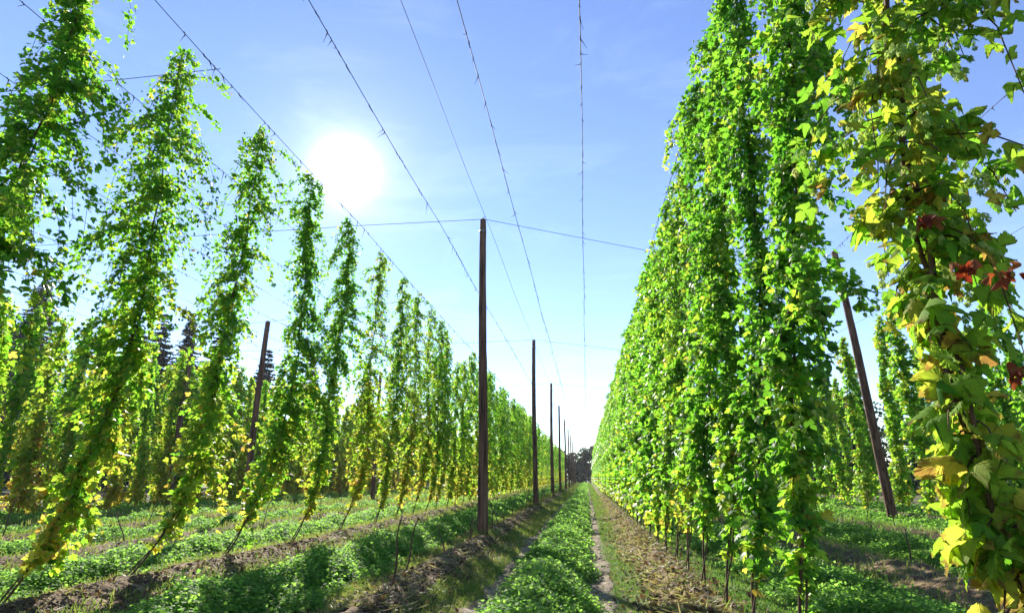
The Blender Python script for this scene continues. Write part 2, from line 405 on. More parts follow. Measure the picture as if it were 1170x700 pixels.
def scaly_cone():
    V, F = [], []
    for ring, (y, r, n) in enumerate(((.10, .16, 4), (.26, .30, 5), (.45, .33, 5), (.64, .27, 5), (.82, .16, 4))):
        for k in range(n):
            a = (k + .5 * (ring % 2)) * 2 * math.pi / n; ca, sa = math.cos(a), math.sin(a); o = len(V)
            def p(rr, yy, da): return (rr * math.cos(a + da), yy, rr * math.sin(a + da))
            V += [p(r * .7, y - .12, 0), p(r * 1.02, y + .06, .55), p(r * 1.22, y + .26, 0), p(r * 1.02, y + .06, -.55)]
            F += [(o, o + 1, o + 2), (o, o + 2, o + 3)]
    return np.array(V), np.array(F)
CONE_SCALES = scaly_cone()
CONE_LOW = (np.array([(0, 0, 0), (.3, .4, 0), (0, .4, .3), (-.3, .4, 0), (0, .4, -.3), (0, 1, 0)], float),
            np.array([(0, 2, 1), (0, 3, 2), (0, 4, 3), (0, 1, 4), (1, 2, 5), (2, 3, 5), (3, 4, 5), (4, 1, 5)]))

# ------------------------------------------------------------------ hop bines
def bine_meshes(name, rng, lean, H, prof, n_lat, per_lat, size, tmpl, cone_tmpl, n_cone, yellow, tmin=.07, cone_size=.04, low_bend=.5, gap=.6, stem_r=.012, laterals=True, base_tint=.26, leaf_mat=None, bend_p=3, cone_from=.22):
    """Meshes of one bine in its own space: foot at the origin, head at (lean, H)."""
    lx, ly = lean
    w1, w2 = rng.uniform(0, 6.28, 2)
    def path(t):
        t = np.asarray(t, float)
        s = (1 - low_bend) * t + low_bend * (1 - (1 - t) ** bend_p)          # most of the lean sits low down
        x = lx * s + .07 * np.sin(t * 7 + w1) * np.minimum(t * 4, 1) * (1 - t ** 4)
        y = ly * s + .07 * np.sin(t * 6 + w2) * np.minimum(t * 4, 1) * (1 - t ** 4)
        return np.stack([x, y, t * H], -1)
    ts = np.linspace(0, 1, 46)
    c = path(ts)
    a = ts * H * 5
    parts = [(c + np.stack([.022 * np.cos(a), .022 * np.sin(a), 0 * a], -1), stem_r * (1.15 - .6 * ts), 5)]
    if low_bend > .2:
        parts.append((c[:30] + np.stack([.028 * np.cos(a + 2.6), .028 * np.sin(a + 2.6), 0 * a], -1)[:30], stem_r * .75, 5))
    pt = np.array([p[0] for p in prof]); pr = np.array([p[1] for p in prof])
    # lateral shoots carry the leaves
    n_lat = int(n_lat * 1.6); per_lat = per_lat / 1.5
    t0 = tmin + (1 - tmin) * (np.arange(n_lat) + rng.uniform(0, 1, n_lat)) / n_lat
    dens = np.interp(t0, pt, pr)
    kn = .5 + .5 * np.sin(t0 * 23 + rng.uniform(0, 6.28)) * np.sin(t0 * 41 + rng.uniform(0, 6.28))
    ph = rng.uniform(0, 6.28, 4)
    big = 1 + .22 * np.sin(t0 * 9 + ph[0]) + .16 * np.sin(t0 * 17 + ph[1])
    L = dens * (rng.uniform(.30, 1.25, n_lat)) * (1 - gap * .5 * (1 - kn)) * big
    L = np.where(rng.uniform(0, 1, n_lat) < .06, L * 1.45, L)
    az = rng.uniform(0, 6.28, n_lat)
    L = L * (1 + .28 * np.cos(az - t0 * 6 - ph[2]))
    droop = rng.uniform(.5, 1.9, n_lat)
    base = path(t0)
    cnt = np.maximum(2, (per_lat * L / max(pr) * 1.5 * rng.uniform(.6, 1.3, n_lat))).astype(int)
    idx = np.repeat(np.arange(n_lat), cnt)
    n = len(idx)
    s = rng.uniform(.04, 1, n)
    def along(ix, s):
        d = np.stack([np.cos(az[ix]), np.sin(az[ix]), 0 * s], -1)
        p = base[ix] + d * (L[ix] * s)[:, None]
        p[:, 2] += L[ix] * (.30 * s - droop[ix] * s ** 2)
        p[:, :2] -= (d[:, :2] * (L[ix] * s ** 3 * .28 * np.minimum(droop[ix], 1.4))[:, None])
        return p
    P = along(idx, s)
    o = np.stack([np.cos(az[idx]), np.sin(az[idx]), 0 * s], -1)
    sz = size(t0[idx]) * rng.uniform(.55, 1.25, n)
    P += rng.normal(0, 1, (n, 3)) * (.35 * sz)[:, None] + rng.normal(0, .03, (n, 3))
    tt = np.clip(P[:, 2] / H, 0, 1)
    D = o * .7 + np.array([0, 0, -.65]) + rng.normal(0, .55, (n, 3))
    Nn = o * .45 + np.array([0, 0, .75]) + rng.normal(0, .5, (n, 3))
    ylat = rng.normal(0, .10, n_lat)[idx]
    tint = base_tint + yellow(tt) + ylat + rng.normal(0, .10, n)
    sel = rng.uniform(0, 1, n) < .05 + .25 * np.clip(yellow(tt), 0, 1)
    tint = np.where(sel, tint + rng.uniform(.15, .4, n), tint)
    tint = np.clip(tint, .03, .95)
    if isinstance(tmpl, list):                       # the same leaf flat, cupped and rolled
        pick = rng.integers(0, len(tmpl), n); Vs, Fs, As, X, Y, off = [], [], [], [], [], 0
        for q, tq in enumerate(tmpl):
            m_ = pick == q; v_, f_, a_ = scatter(*tq, P[m_], D[m_], Nn[m_], sz[m_], tint[m_])
            Vs.append(v_); Fs.append(f_ + off); As.append(a_); off += len(v_)
            X.append(np.tile(LEAF_BIG[0][:, 0], m_.sum())); Y.append(np.tile(LEAF_BIG[0][:, 1], m_.sum()))
        V, F, A = np.vstack(Vs), np.vstack(Fs), np.concatenate(As)
        at = {'tint': A, 'leaf_x': np.concatenate(X), 'leaf_y': np.concatenate(Y)}
    else:
        V, F, A = scatter(*tmpl, P, D, Nn, sz, tint)
        at = {'tint': A}
    fol = mesh_np(name + '_foliage', V, F, leaf_mat or M_LEAF, at, smooth=leaf_mat is not None)
    cones = None
    if n_cone:
        w = L * (t0 > cone_from); w = w / w.sum()
        ci = rng.choice(n_lat, max(3, n_cone // 6), p=w); cs = rng.uniform(.3, 1.05, len(ci))
        cp = along(ci, cs); cp[:, 2] -= .03
        cp = np.repeat(cp, 6, 0) + rng.normal(0, .045, (len(cp) * 6, 3))
        m = len(cp)
        CD = np.array([0, 0, -1.]) + rng.normal(0, .25, (m, 3)); CN = rng.normal(0, 1, (m, 3))
        V, F, A = scatter(*cone_tmpl, cp, CD, CN, cone_size * rng.uniform(.7, 1.2, m), np.clip(rng.normal(.35, .2, m), 0, 1))
        cones = mesh_np(name + '_cones', V, F, M_CONE, {'tint': A})
    if laterals:
        for i in range(0, n_lat):
            ss = np.linspace(0, .95, 5)
            parts.append((along(np.full(5, i), ss), np.linspace(.005, .002, 5) * (stem_r / .012), 3))
    V, F = tubes([(p[0], p[1], p[2]) for p in parts])
    st = mesh_np(name + '_stem', V, F, M_STEM, smooth=True)
    wp = np.array([(0.01, 0, 0), *(path(ts[4:-1:6]) + np.array([.004, 0, 0])), (lx, ly, H + .02)])
    V, F = fix_tris(*tube(wp, .003, 3))
    wi = mesh_np(name + '_wire', V, F, M_WIRE)
    return fol, st, cones, wi

def place_bine(ms, loc, label, group, rz=0.0, scale=(1, 1, 1), parts=True):
    fol, st, cones, wi = ms
    e = empty('hop_bine', loc, label, 'hop plant', group, rz, scale)
    link('foliage', fol, e)
    link('stem', st, e)
    if cones is not None:
        tag(link('hop_cones', cones, e), kind='stuff')
    if parts:
        link('support_wire', wi, e)
    return e

ORD = ['first', 'second', 'third', 'fourth', 'fifth', 'sixth', 'seventh', 'eighth', 'ninth', 'tenth', 'eleventh', 'twelfth', 'thirteenth', 'fourteenth', 'fifteenth', 'sixteenth', 'seventeenth', 'eighteenth', 'nineteenth', 'twentieth']
def pole_gap(y):
    k = int(y // POLE_STEP)
    return k

PROF_L = [(0, .06), (.10, .18), (.2, .52), (.34, .76), (.5, .78), (.75, .72), (.92, .56), (1, .38)]
PROF_R = [(0, .10), (.07, .20), (.15, .42), (.3, .52), (.6, .56), (.85, .54), (1, .36)]
PROF_RN = [(0, .04), (.12, .10), (.19, .36), (.3, .46), (.5, .46), (.8, .50), (1, .34)]
PROF_LF = [(0, .08), (.07, .16), (.14, .42), (.3, .62), (.5, .70), (.75, .72), (.92, .56), (1, .36)]
PROF_B = [(0, .40), (.1, .55), (.3, .66), (.6, .66), (.9, .50), (1, .28)]
yel_left = lambda t: .06 + .42 * np.clip(.58 - t, 0, 1) * 1.3
yel_right = lambda t: .48 * np.clip(.30 - t, 0, 1) * 1.8 + .02
yel_back = lambda t: .08 + .36 * np.clip(.62 - t, 0, 1) * 1.2
size_l = lambda t: .057 + .055 * np.clip(.6 - t, 0, 1)
size_r = lambda t: .062 + .05 * np.clip(.5 - t, 0, 1)

# --- row left of the poles
LEFT_Y = [4.75, 6.42, 8.45, 10.55, 12.55, 14.8, 16.9, 18.7, 20.5]
while LEFT_Y[-1] < 150:
    LEFT_Y.append(LEFT_Y[-1] + (1.72 if LEFT_Y[-1] < 62 else 2.3) + random.uniform(-.2, .2))
G_LEFT = 'hop bines in the row left of the poles'
near_left = [  # label, lean of the head from the foot
 ('tall wide hop bine cut off by the left picture edge, filling the upper left corner', (.5, .6)),
 ('tall leaning hop bine with long bare slanted foot, beside the corner bine', (.95, .15)),
 ('slim hop bine with brown tip, between the long-footed leaning bine and the sun', (.5, .95)),
 ('hop bine directly beneath the sun, its shaggy head on the left of a pair', (.3, 1.15)),
 ('slender hop bine beneath the sun, right-hand one of the pair under it', (.2, 1.1)),
 ('free-standing hop bine with orange-yellow lower leaves, first one right of the sun pair', (.3, .9)),
 ('slim hop bine next after the orange-yellow free-standing one, gaps of sky beside it', (.2, .8)),
]
far_left = [bine_meshes('left_far_bine', np.random.default_rng(100 + i), (.3, .5), 7.3, PROF_LF, 125, 52, lambda t: .088 + .045 * np.clip(.6 - t, 0, 1), LEAF_MID, CONE_LOW, 200, yel_left, cone_size=.06, laterals=False, low_bend=.9, bend_p=6) for i in range(5)]
very_far_left = [bine_meshes('left_distant_bine', np.random.default_rng(130 + i), (.3, .5), 7.3, PROF_LF, 80, 24, lambda t: .16 + .05 * np.clip(.6 - t, 0, 1), LEAF_FAR, None, 0, yel_left, laterals=False) for i in range(4)]
for i, y in enumerate(LEFT_Y):
    k = pole_gap(y)
    if i < len(near_left):
        label, lean = near_left[i]
    else:
        lean = (.3, .5)
        if i < 18: label = f'hop bine in the left row, {ORD[i]} counting from the bine at the picture edge'
        elif k < 9: label = f'hop bine in the merged left row between the {ORD[k - 1]} and {ORD[k]} poles'
        else: label = 'hop bine at the distant end of the left row past the last poles'
    if i < 10:
        rng = np.random.default_rng(20 + i)
        wide = 1.25 if i == 0 else 1.0
        prof = [(t, r * wide * [1, 1.1, .95, 1.08, .88, 1.0, .92, 1.05, .9, 1.0][i] * (1 + .2 * math.sin(t * 7 + i * 2.1)) * (.72 if i > 2 and .05 < t < .4 else 1)) for t, r in PROF_L]
        if i == 0: prof = [(0, .12), (.1, .3), (.25, .55), (.45, .75), (.6, .85), (.85, .85), (1, .6)]
        nl = [170, 145, 130, 130, 125][i] if i < 5 else 120
        ms = bine_meshes('left_bine', rng, lean, 7.3, prof, nl, 84, size_l, LEAF_HI, CONE if i < 3 else CONE_LOW, 700, yel_left, cone_size=.04, low_bend=.7 if i < 1 else .95, bend_p=4 if i < 1 else 7)
        sc, rz = (1, 1, 1), 0
    else:
        ms = (far_left if y < 62 else very_far_left)[i % (5 if y < 62 else 4)]
        sc = (random.uniform(.9, 1.15), random.uniform(.95, 1.1) * (1 if y < 62 else 1.3), random.uniform(.97, 1.02)); rz = random.uniform(-.25, .25)
    fx, fy = LEFT_TOP_X - lean[0] + (random.uniform(-.08, .08) if i > 6 else 0), y - lean[1]
    if i >= 3: fx = LEFT_TOP_X - lean[0]
    if i > 6 and random.random() < .25: sc = (sc[0] * .75, sc[1] * .8, sc[2] * random.uniform(.88, .97))
    place_bine(ms, (fx, fy, float(terr(fx, fy)) - .03), label, G_LEFT, rz, sc)

# --- right wall
RIGHT_Y = [2.43, 4.75, 5.95, 7.05, 8.2, 9.4, 10.6, 11.9, 13.2]
while RIGHT_Y[-1] < 150:
    RIGHT_Y.append(RIGHT_Y[-1] + (1.36 if RIGHT_Y[-1] < 55 else 1.95) + random.uniform(-.15, .15))
G_RIGHT = 'hop bines in the green wall right of the tracks'
near_right = [
 'huge close hop bine with big lobed yellowing leaves filling the right picture edge',
 'tall hop bine ending the green wall, just left of the leaning pole gap',
 'second hop bine of the green wall, bare stem foot in front of the cover crop',
 'third hop bine of the green wall, going up out of the picture top',
 'fourth hop bine of the green wall, its head just below the picture top',
]
far_right = [bine_meshes('wall_far_bine', np.random.default_rng(200 + i), (.62, .05), 7.35, PROF_R, 100, 44, lambda t: .095 + .04 * np.clip(.6 - t, 0, 1), LEAF_MID, CONE_LOW, 160, yel_right, cone_size=.06, laterals=False) for i in range(5)]
very_far_right = [bine_meshes('wall_distant_bine', np.random.default_rng(230 + i), (.62, .05), 7.35, PROF_R, 70, 18, lambda t: .18 + .05 * np.clip(.6 - t, 0, 1), LEAF_FAR, None, 0, yel_right, laterals=False) for i in range(4)]
hero = None
for i, y in enumerate(RIGHT_Y):
    k = pole_gap(y)
    if i < len(near_right): label = near_right[i]
    elif i < 16: label = f'hop bine in the green right wall, {ORD[i - 1]} from its near end'
    elif k < 9: label = f'hop bine in the dense right wall between the {ORD[k - 1]} and {ORD[k]} poles'
    else: label = 'hop bine at the distant end of the right wall past the last poles'
    lean = (.62, .05); fx = RIGHT_TOP_X - .62; sc, rz = (1, 1, 1), 0
    if i == 0:
        lean = (-.10, .30); fx = 1.46
        prof = [(0, .20), (.12, .24), (.20, .18), (.29, .26), (.36, .44), (.5, .50), (.7, .46), (1, .3)]
        ms = bine_meshes('close_bine', np.random.default_rng(310), lean, 7.35, prof, 120, 25, lambda t: .07 + .036 * np.clip((.42 - t) / .22, 0, 1), LEAF_BIGS, CONE_SCALES, 1500, lambda t: .04 + .40 * np.clip(.40 - t, 0, 1) * 1.6 * (t > .1) + .03, tmin=.03, cone_size=.038, gap=.5, stem_r=.013, leaf_mat=M_LEAF_BIG, base_tint=.36, cone_from=.33)
    elif i < 8:
        nl = 125 if i < 4 else 110
        ms = bine_meshes('wall_bine', np.random.default_rng(300 + i), lean, 7.35, PROF_RN, nl, 62, size_r, LEAF_HI, CONE if i < 3 else CONE_LOW, 1100, yel_right, cone_size=.042, tmin=.085)
    else:
        ms = (far_right if y < 55 else very_far_right)[i % (5 if y < 55 else 4)]
        sc = (random.uniform(.9, 1.12), random.uniform(1.0, 1.15) * (1 if y < 55 else 1.35), random.uniform(.97, 1.02)); rz = random.uniform(-.25, .25)
    e = place_bine(ms, (fx, y - lean[1], float(terr(fx, y)) - .03), label, G_RIGHT, rz, sc)
    if i == 0: hero = e

# withered clumps and yellow leaves that hang on the close bine
def withered(seed, n, r):
    rng = np.random.default_rng(seed)
    P = rng.normal(0, r * .5, (n, 3)); D = np.array([0, 0, -1.]) + rng.normal(0, .5, (n, 3)); Nn = rng.normal(0, 1, (n, 3))
    T = LEAF_HI[0].copy(); T[:, 2] -= .9 * np.abs(T[:, 0]) ** 1.5; T[:, 0] *= .7
    V, F, A = scatter(T, LEAF_HI[1], P, D, Nn, r * rng.uniform(.8, 1.6, n), rng.uniform(0, .9, n))
    return mesh_np('withered_leaf', V, F, M_WITHER, {'tint': A})
for (x, y, z, r, sd) in ((-.06, -.10, 2.52, .055, 1), (.02, -.14, 2.33, .05, 2), (.10, -.14, 2.30, .05, 3), (.10, -.10, 1.98, .045, 4), (.16, -.12, 1.84, .035, 7)):
    o = link('withered_leaf', withered(sd, 8, r * .75), hero)
    o.location = (x - .17, y + .04, z - .2)
    tag(o, 'curled withered reddish-brown leaf clump')

# --- bines still standing further right and further back on the left
back = [bine_meshes('back_bine', np.random.default_rng(400 + i), (.2, .3), 7.3, PROF_B, 120, 40, lambda t: .12 + .03 * np.clip(.6 - t, 0, 1), LEAF_MID, None, 0, yel_back, laterals=False, low_bend=.15, tmin=.05, base_tint=.34) for i in range(6)]
back_g = [bine_meshes('back_green_bine', np.random.default_rng(420 + i), (.2, .3), 7.3, PROF_B, 120, 40, lambda t: .12 + .03 * np.clip(.6 - t, 0, 1), LEAF_MID, None, 0, lambda t: .08 + .2 * np.clip(.4 - t, 0, 1), laterals=False, low_bend=.15, tmin=.05, base_tint=.34) for i in range(4)]
right_b = [bine_meshes('back_right_bine', np.random.default_rng(440 + i), (.2, .3), 7.3, [(t, r * .72) for t, r in PROF_B], 110, 40, lambda t: .11 + .03 * np.clip(.6 - t, 0, 1), LEAF_MID, None, 0, lambda t: .06 + .2 * np.clip(.4 - t, 0, 1), laterals=False, low_bend=.15, tmin=.08) for i in range(4)]
def back_row(x, y0, y1, step, pool, label, group):
    y = y0
    while y < y1:
        fx = x + random.uniform(-.1, .1)
        sc = random.uniform(.85, 1.15)
        place_bine(random.choice(pool), (fx - .2, y - .3, float(terr(fx, y)) - .03), label(y), group, random.uniform(0, 6.28), (sc, sc, random.uniform(.94, 1.03)))
        y += step * random.uniform(.85, 1.2)
G_BACK = 'hop bines standing in rows behind the cleared ground on the left'
back_row(-19.4, 14.5, 72, 1.35, back, lambda y: 'yellow-green hop bine in the front back row on the left, ' + ('before the left pole' if y < 22 else 'beyond the left pole'), G_BACK)
back_row(-22.8, 15.5, 66, 1.6, back + back_g, lambda y: 'hop bine in the second back row on the left, ' + ('before the left pole' if y < 26 else 'beyond the left pole'), G_BACK)
def far_back(x, y0, y1, step, label):
    y = y0
    while y < y1:
        place_bine(random.choice(far_left if y < 0 else very_far_left), (x - .3, y - .9, -.03), label, G_BACK, random.uniform(-.3, .3), (1.5, 1.6, random.uniform(.94, 1.02)))
        y += step * random.uniform(.9, 1.15)
far_back(-19.4, 73, 118, 2.9, 'distant hop bine of the left back rows, glimpsed through the left hop row')
G_RB = 'hop bines standing beyond the leaning pole on the right'
back_row(11.3, 12, 46, 2.3, right_b, lambda y: 'green hop bine in the first row behind the leaning pole on the right', G_RB)
back_row(14.7, 12, 42, 2.6, right_b, lambda y: 'green hop bine in the second row behind the leaning pole on the right', G_RB)

# ------------------------------------------------------------------ poles
def pole(x, y, h, label, top=None, r=.115, group='wooden trellis poles', seed=0):
    rng = np.random.default_rng(900 + seed)
    z0 = float(terr(x, y)) - .15
    tx, ty = (top if top else (x + rng.normal(0, .03), y + rng.normal(0, .03)))
    e = empty('trellis_pole', (x, y, z0), label, 'pole', group)
    n = 24; ts = np.linspace(0, 1, n); H = h - z0
    pts = np.stack([(tx - x) * ts + .03 * np.sin(ts * 4 + seed), (ty - y) * ts + .03 * np.cos(ts * 3.4 + seed), ts * H], -1)
    rad = r * (1.12 - .38 * ts) * (1 + rng.normal(0, .012, n))
    pts = np.vstack([pts, pts[-1] + [0, 0, .025]]); rad = np.append(rad, rad[-1] * .72)   # bevelled head
    V, F = fix_tris(*tube(pts, rad, 14))
    ang = np.arctan2(V[:, 1], V[:, 0]); V[:, :2] += (rng.normal(0, .0025, (len(V), 2)))
    link('post', mesh_np('post', V, F, M_POLE, smooth=True), e)
    rt = r * .75
    hp = pts[-3]
    V, F = fix_tris(*tube([hp - [0, 0, .03], hp - [0, 0, .01], hp + [0, 0, .03], hp + [0, 0, .05]], [rt + .004, rt + .010, rt + .010, rt + .004], 14, True))
    link('wire_band', mesh_np('wire_band', V, F, M_BAND, smooth=True), e)
    V, F = fix_tris(*tube([pts[-1] - [0, 0, .02], pts[-1] + [0, 0, .05], pts[-1] + [.03, 0, .075], pts[-1] + [.06, 0, .05]], .008, 5))
    link('wire_hook', mesh_np('wire_hook', V, F, M_BAND, smooth=True), e)
    return np.array([tx, ty, h])
tops = []
for k in range(1, 11):
    near = ['tallest-looking dark wooden pole in the middle of the picture, nearest of its line',
            'dark wooden pole next behind the tallest middle pole', 'third wooden pole of the middle line',
            'fourth wooden pole of the middle line', 'fifth wooden pole of the middle line', 'sixth wooden pole of the middle line',
            'seventh wooden pole of the middle line', 'eighth wooden pole of the middle line', 'ninth small distant pole of the middle line',
            'tenth and last distant pole of the middle line'][k - 1]
    tops.append(pole(POLE_X + random.uniform(-.06, .06), POLE_STEP * k, 7.72 + random.uniform(-.05, .05), near, seed=k, r=.108, group='wooden poles of the middle line'))
pole(-12.2, 20.9, 7.25, 'dark wooden pole standing among the left hop bines, left of the sun', seed=21, r=.12)
pole(-12.3, 34.4, 7.4, 'dark wooden pole half hidden behind the left hop row', seed=22, r=.12)
pole(-12.3, 48.1, 7.4, 'distant wooden pole hidden among the left hop row', seed=23, r=.12)
pole(9.5, 20.7, 8.75, 'leaning dark wooden pole in the gap right of the green wall', top=(8.62, 19.85), seed=24, r=.135)
pole(-19.5, 13.2, 7.3, 'thick dark wooden pole at the near end of the left back rows', seed=26, r=.15)
pole(-19.5, 26.8, 7.3, 'thick dark wooden pole among the yellow-green left back rows', seed=27, r=.15)

# ------------------------------------------------------------------ wires
def long_wire(x, y0, y1, label, ties=True, r=.007, seed=0, z=WIRE_Z, group='trellis wires along the rows'):
    rng = np.random.default_rng(600 + seed)
    ys = np.arange(y0, y1, 1.7)
    sag = .07 * (np.abs(((ys / POLE_STEP) % 1) - .5) * 2) ** 2 - .05
    pts = np.stack([x + .012 * np.sin(ys * .7 + seed), ys, z + sag], -1)
    e = empty('trellis_wire', (x, y0, z), label, 'wire', group)
    off = np.array([x, y0, z])
    V, F = fix_tris(*tube(pts - off, r, 4))
    link('strand', mesh_np('strand', V, F, M_WIRE, smooth=True), e)
    if ties:
        parts = []
        yy = y0
        while yy < min(y1, 60):
            yy += .1 + rng.exponential(.32)
            zz = z + .07 * (abs(((yy / POLE_STEP) % 1) - .5) * 2) ** 2 - .05
            l = rng.uniform(.03, .13) * (1 if rng.uniform() < .85 else 2.0)
            p0 = np.array([x + .012 * math.sin(yy * .7 + seed), yy, zz]) - off
            q = rng.normal(0, .03, 3)
            parts.append((np.array([p0 + [0, -.02, .01], p0 + [0, .02, -.008], p0 + [q[0], .02 + q[1], -l * .6], p0 + [q[0] * 2, .03 + q[1] * 2, -l]]), [.012, .012, .004, .003], 3))
        V, F = tubes(parts)
        tag(link('wire_ties', mesh_np('wire_ties', V, F, M_STRAW), e), kind='stuff')
    return e
long_wire(.13, -2, 150, 'bare overhead wire with dry ties running straight up the middle of the sky', seed=1)
long_wire(-1.5, -2, 150, 'bare overhead wire with dry ties just right of the pole line', seed=2)
long_wire(-2.33, -2, 150, 'thin clean overhead wire resting on the middle pole heads', ties=False, r=.005, seed=3, z=7.76)
long_wire(-3.47, -2, 150, 'bare overhead wire with dry ties just left of the pole line', seed=4)
long_wire(LEFT_TOP_X, -2, 150, 'overhead wire carrying the heads of the left hop row', seed=5)
long_wire(RIGHT_TOP_X, -2, 150, 'overhead wire carrying the heads of the right hop wall', seed=6)
for i, x in enumerate((-7.3, -8.95, -10.7, -12.3, -14.1, -15.7, -17.5)):
    long_wire(x, 2, 120, f'bare overhead wire over the cleared rows on the left, {ORD[i]} beyond the left hop row', seed=10 + i)
long_wire(-19.4, 2, 90, 'overhead wire carrying the front one of the left back rows', seed=20, ties=False)
for i, x in enumerate((3.75, 5.45, 7.15)):
    long_wire(x, 0, 90, f'bare overhead wire behind the right hop wall, {ORD[i]} one from the wall', seed=30 + i)
long_wire(11.3, 0, 70, 'overhead wire carrying the first row behind the leaning pole', seed=35, ties=False)
def cross_wire(pts, label, r=.007):
    pts = np.array(pts, float); o = pts[0].copy()
    fine = np.vstack([np.stack([np.linspace(a[k], b[k], 8, endpoint=False) for k in range(3)], -1) for a, b in zip(pts[:-1], pts[1:])] + [pts[-1:]])
    V, F = fix_tris(*tube(fine - o, r, 4))
    e = link('cross_wire', mesh_np('cross_wire', V, F, M_WIRE, smooth=True)); e.location = o
    return tag(e, label, 'wire', 'cross wires over the poles')
for k in range(1, 8):
    y = POLE_STEP * k; t = tops[k - 1]
    cross_wire([(-19.5, y - .4, 7.45), (-5.5, y - .5, 7.55), (t[0], t[1], t[2] + .03), (RIGHT_TOP_X, y + 2.3, 7.6), (9.0, y + 6.2, 7.7)],
               f'cross wire over the head of the {ORD[k - 1]} middle pole' )
cross_wire([(-19.5, 7.2, 7.4), (-12.2, 7.3, 7.5), (-5.5, 7.2, 7.56)], 'cross wire in front of the left hop bines, left of the sun')
cross_wire([(-24, 20.6, 7.2), (-12.2, 20.9, 7.22), (-5.5, 19.5, 7.56)], 'cross wire over the head of the left pole')

# ------------------------------------------------------------------ ground cover rows
def cover_row(xc, hw, hh, n0, y0, y1, label, seed, size=.05):
    rng = np.random.default_rng(700 + seed)
    edges = np.concatenate([np.arange(y0, 40, .5), np.arange(40, y1, 3)])
    P = []
    for a, b in zip(edges[:-1], edges[1:]):
        r = math.hypot(xc, (a + b) / 2)
        n = int(n0 * 2.1 * (b - a) * (8 / max(r, 8)) ** 1.15)
        u = rng.uniform(-1, 1, n); y = rng.uniform(a, b, n)
        P.append(np.stack([u, y, np.full(n, r)], -1))
    P = np.vstack(P); u, y, r = P.T
    wl = 1 + .12 * np.sin(y * 1.9 + seed) + .10 * np.sin(y * 5.3 + seed * 2)
    x = xc + u * hw * wl + rng.normal(0, .10, len(u)) + .07 * np.sin(y * 2.7 + seed)
    top = hh * np.sqrt(np.clip(1 - u ** 2 * .9, 0.06, 1)) * (.78 + .34 * np.abs(np.sin(x * 7.1 + y * 6.3 + seed)) * np.abs(np.sin(x * 4.3 - y * 8.7)) + .10 * np.sin(y * 2.1 + x * 3))
    top = top * np.where(rng.uniform(0, 1, len(u)) < .03, 1.55, 1) * (.8 + .3 * np.sin(y * .83 + seed * 3) * np.sin(y * 3.1 + x * 5))
    z = terr(x, y) + top * rng.uniform(.0, 1, len(u)) ** .45 + rng.normal(0, .02, len(u))
    n = len(u)
    o = np.stack([u, rng.normal(0, .5, n), np.full(n, .0)], -1)
    D = o * .5 + rng.normal(0, .7, (n, 3)); D[:, 2] = np.abs(D[:, 2]) * .4 - .1
    Nn = np.array([0, 0, 1.]) + rng.normal(0, .42, (n, 3)) + o * .3
    S = size * .72 * (1 + np.maximum(r - 8, 0) / 30) * rng.uniform(.6, 1.35, n)
    clump = np.sin(x * 3.7 + y * 2.9 + seed) * np.sin(y * 4.9 - x * 2.2)
    tint = np.clip(.42 + .16 * clump + rng.normal(0, .18, n), 0, 1)
    V, F, A = scatter(*LEAF_MID, np.stack([x, y, z], -1), D, Nn, S, tint)
    o = link('ground_cover', mesh_np('ground_cover', V, F, M_COVER, {'tint': A}))
    return tag(o, label, 'ground cover', 'green cover crop strips between the hop rows', 'stuff')
cover_row(-.53, .40, .24, 4600, 5.6, 150, 'lush green cover crop strip between the two wheel tracks', 1)
cover_row(-3.95, .74, .25, 7000, 5.0, 150, 'lush green cover crop strip between pole line and left hop row', 2)
cover_row(-7.35, .72, .24, 6200, 5.5, 140, 'green cover crop strip first behind the left hop row', 3)
cover_row(-10.75, .62, .23, 4200, 8, 120, 'green cover crop strip second behind the left hop row', 4)
cover_row(-14.15, .62, .23, 4200, 10.5, 110, 'green cover crop strip third behind the left hop row', 5)
cover_row(-17.2, .95, .30, 4200, 13, 100, 'green cover crop strip along the front of the left back rows', 6)
cover_row(2.95, .62, .23, 4600, 5.2, 140, 'green cover crop strip directly behind the right hop wall', 7)
cover_row(6.25, .62, .23, 4200, 6.5, 90, 'green cover crop strip left of the leaning pole foot', 8)
cover_row(-20.9, .9, .3, 3600, 14, 70, 'low green growth between the left back rows', 10)
cover_row(13, 1.0, .3, 3000, 10, 50, 'low green growth between the rows behind the leaning pole', 11)
cover_row(9.65, .62, .23, 4200, 9, 70, 'green cover crop strip around the leaning pole foot', 9)

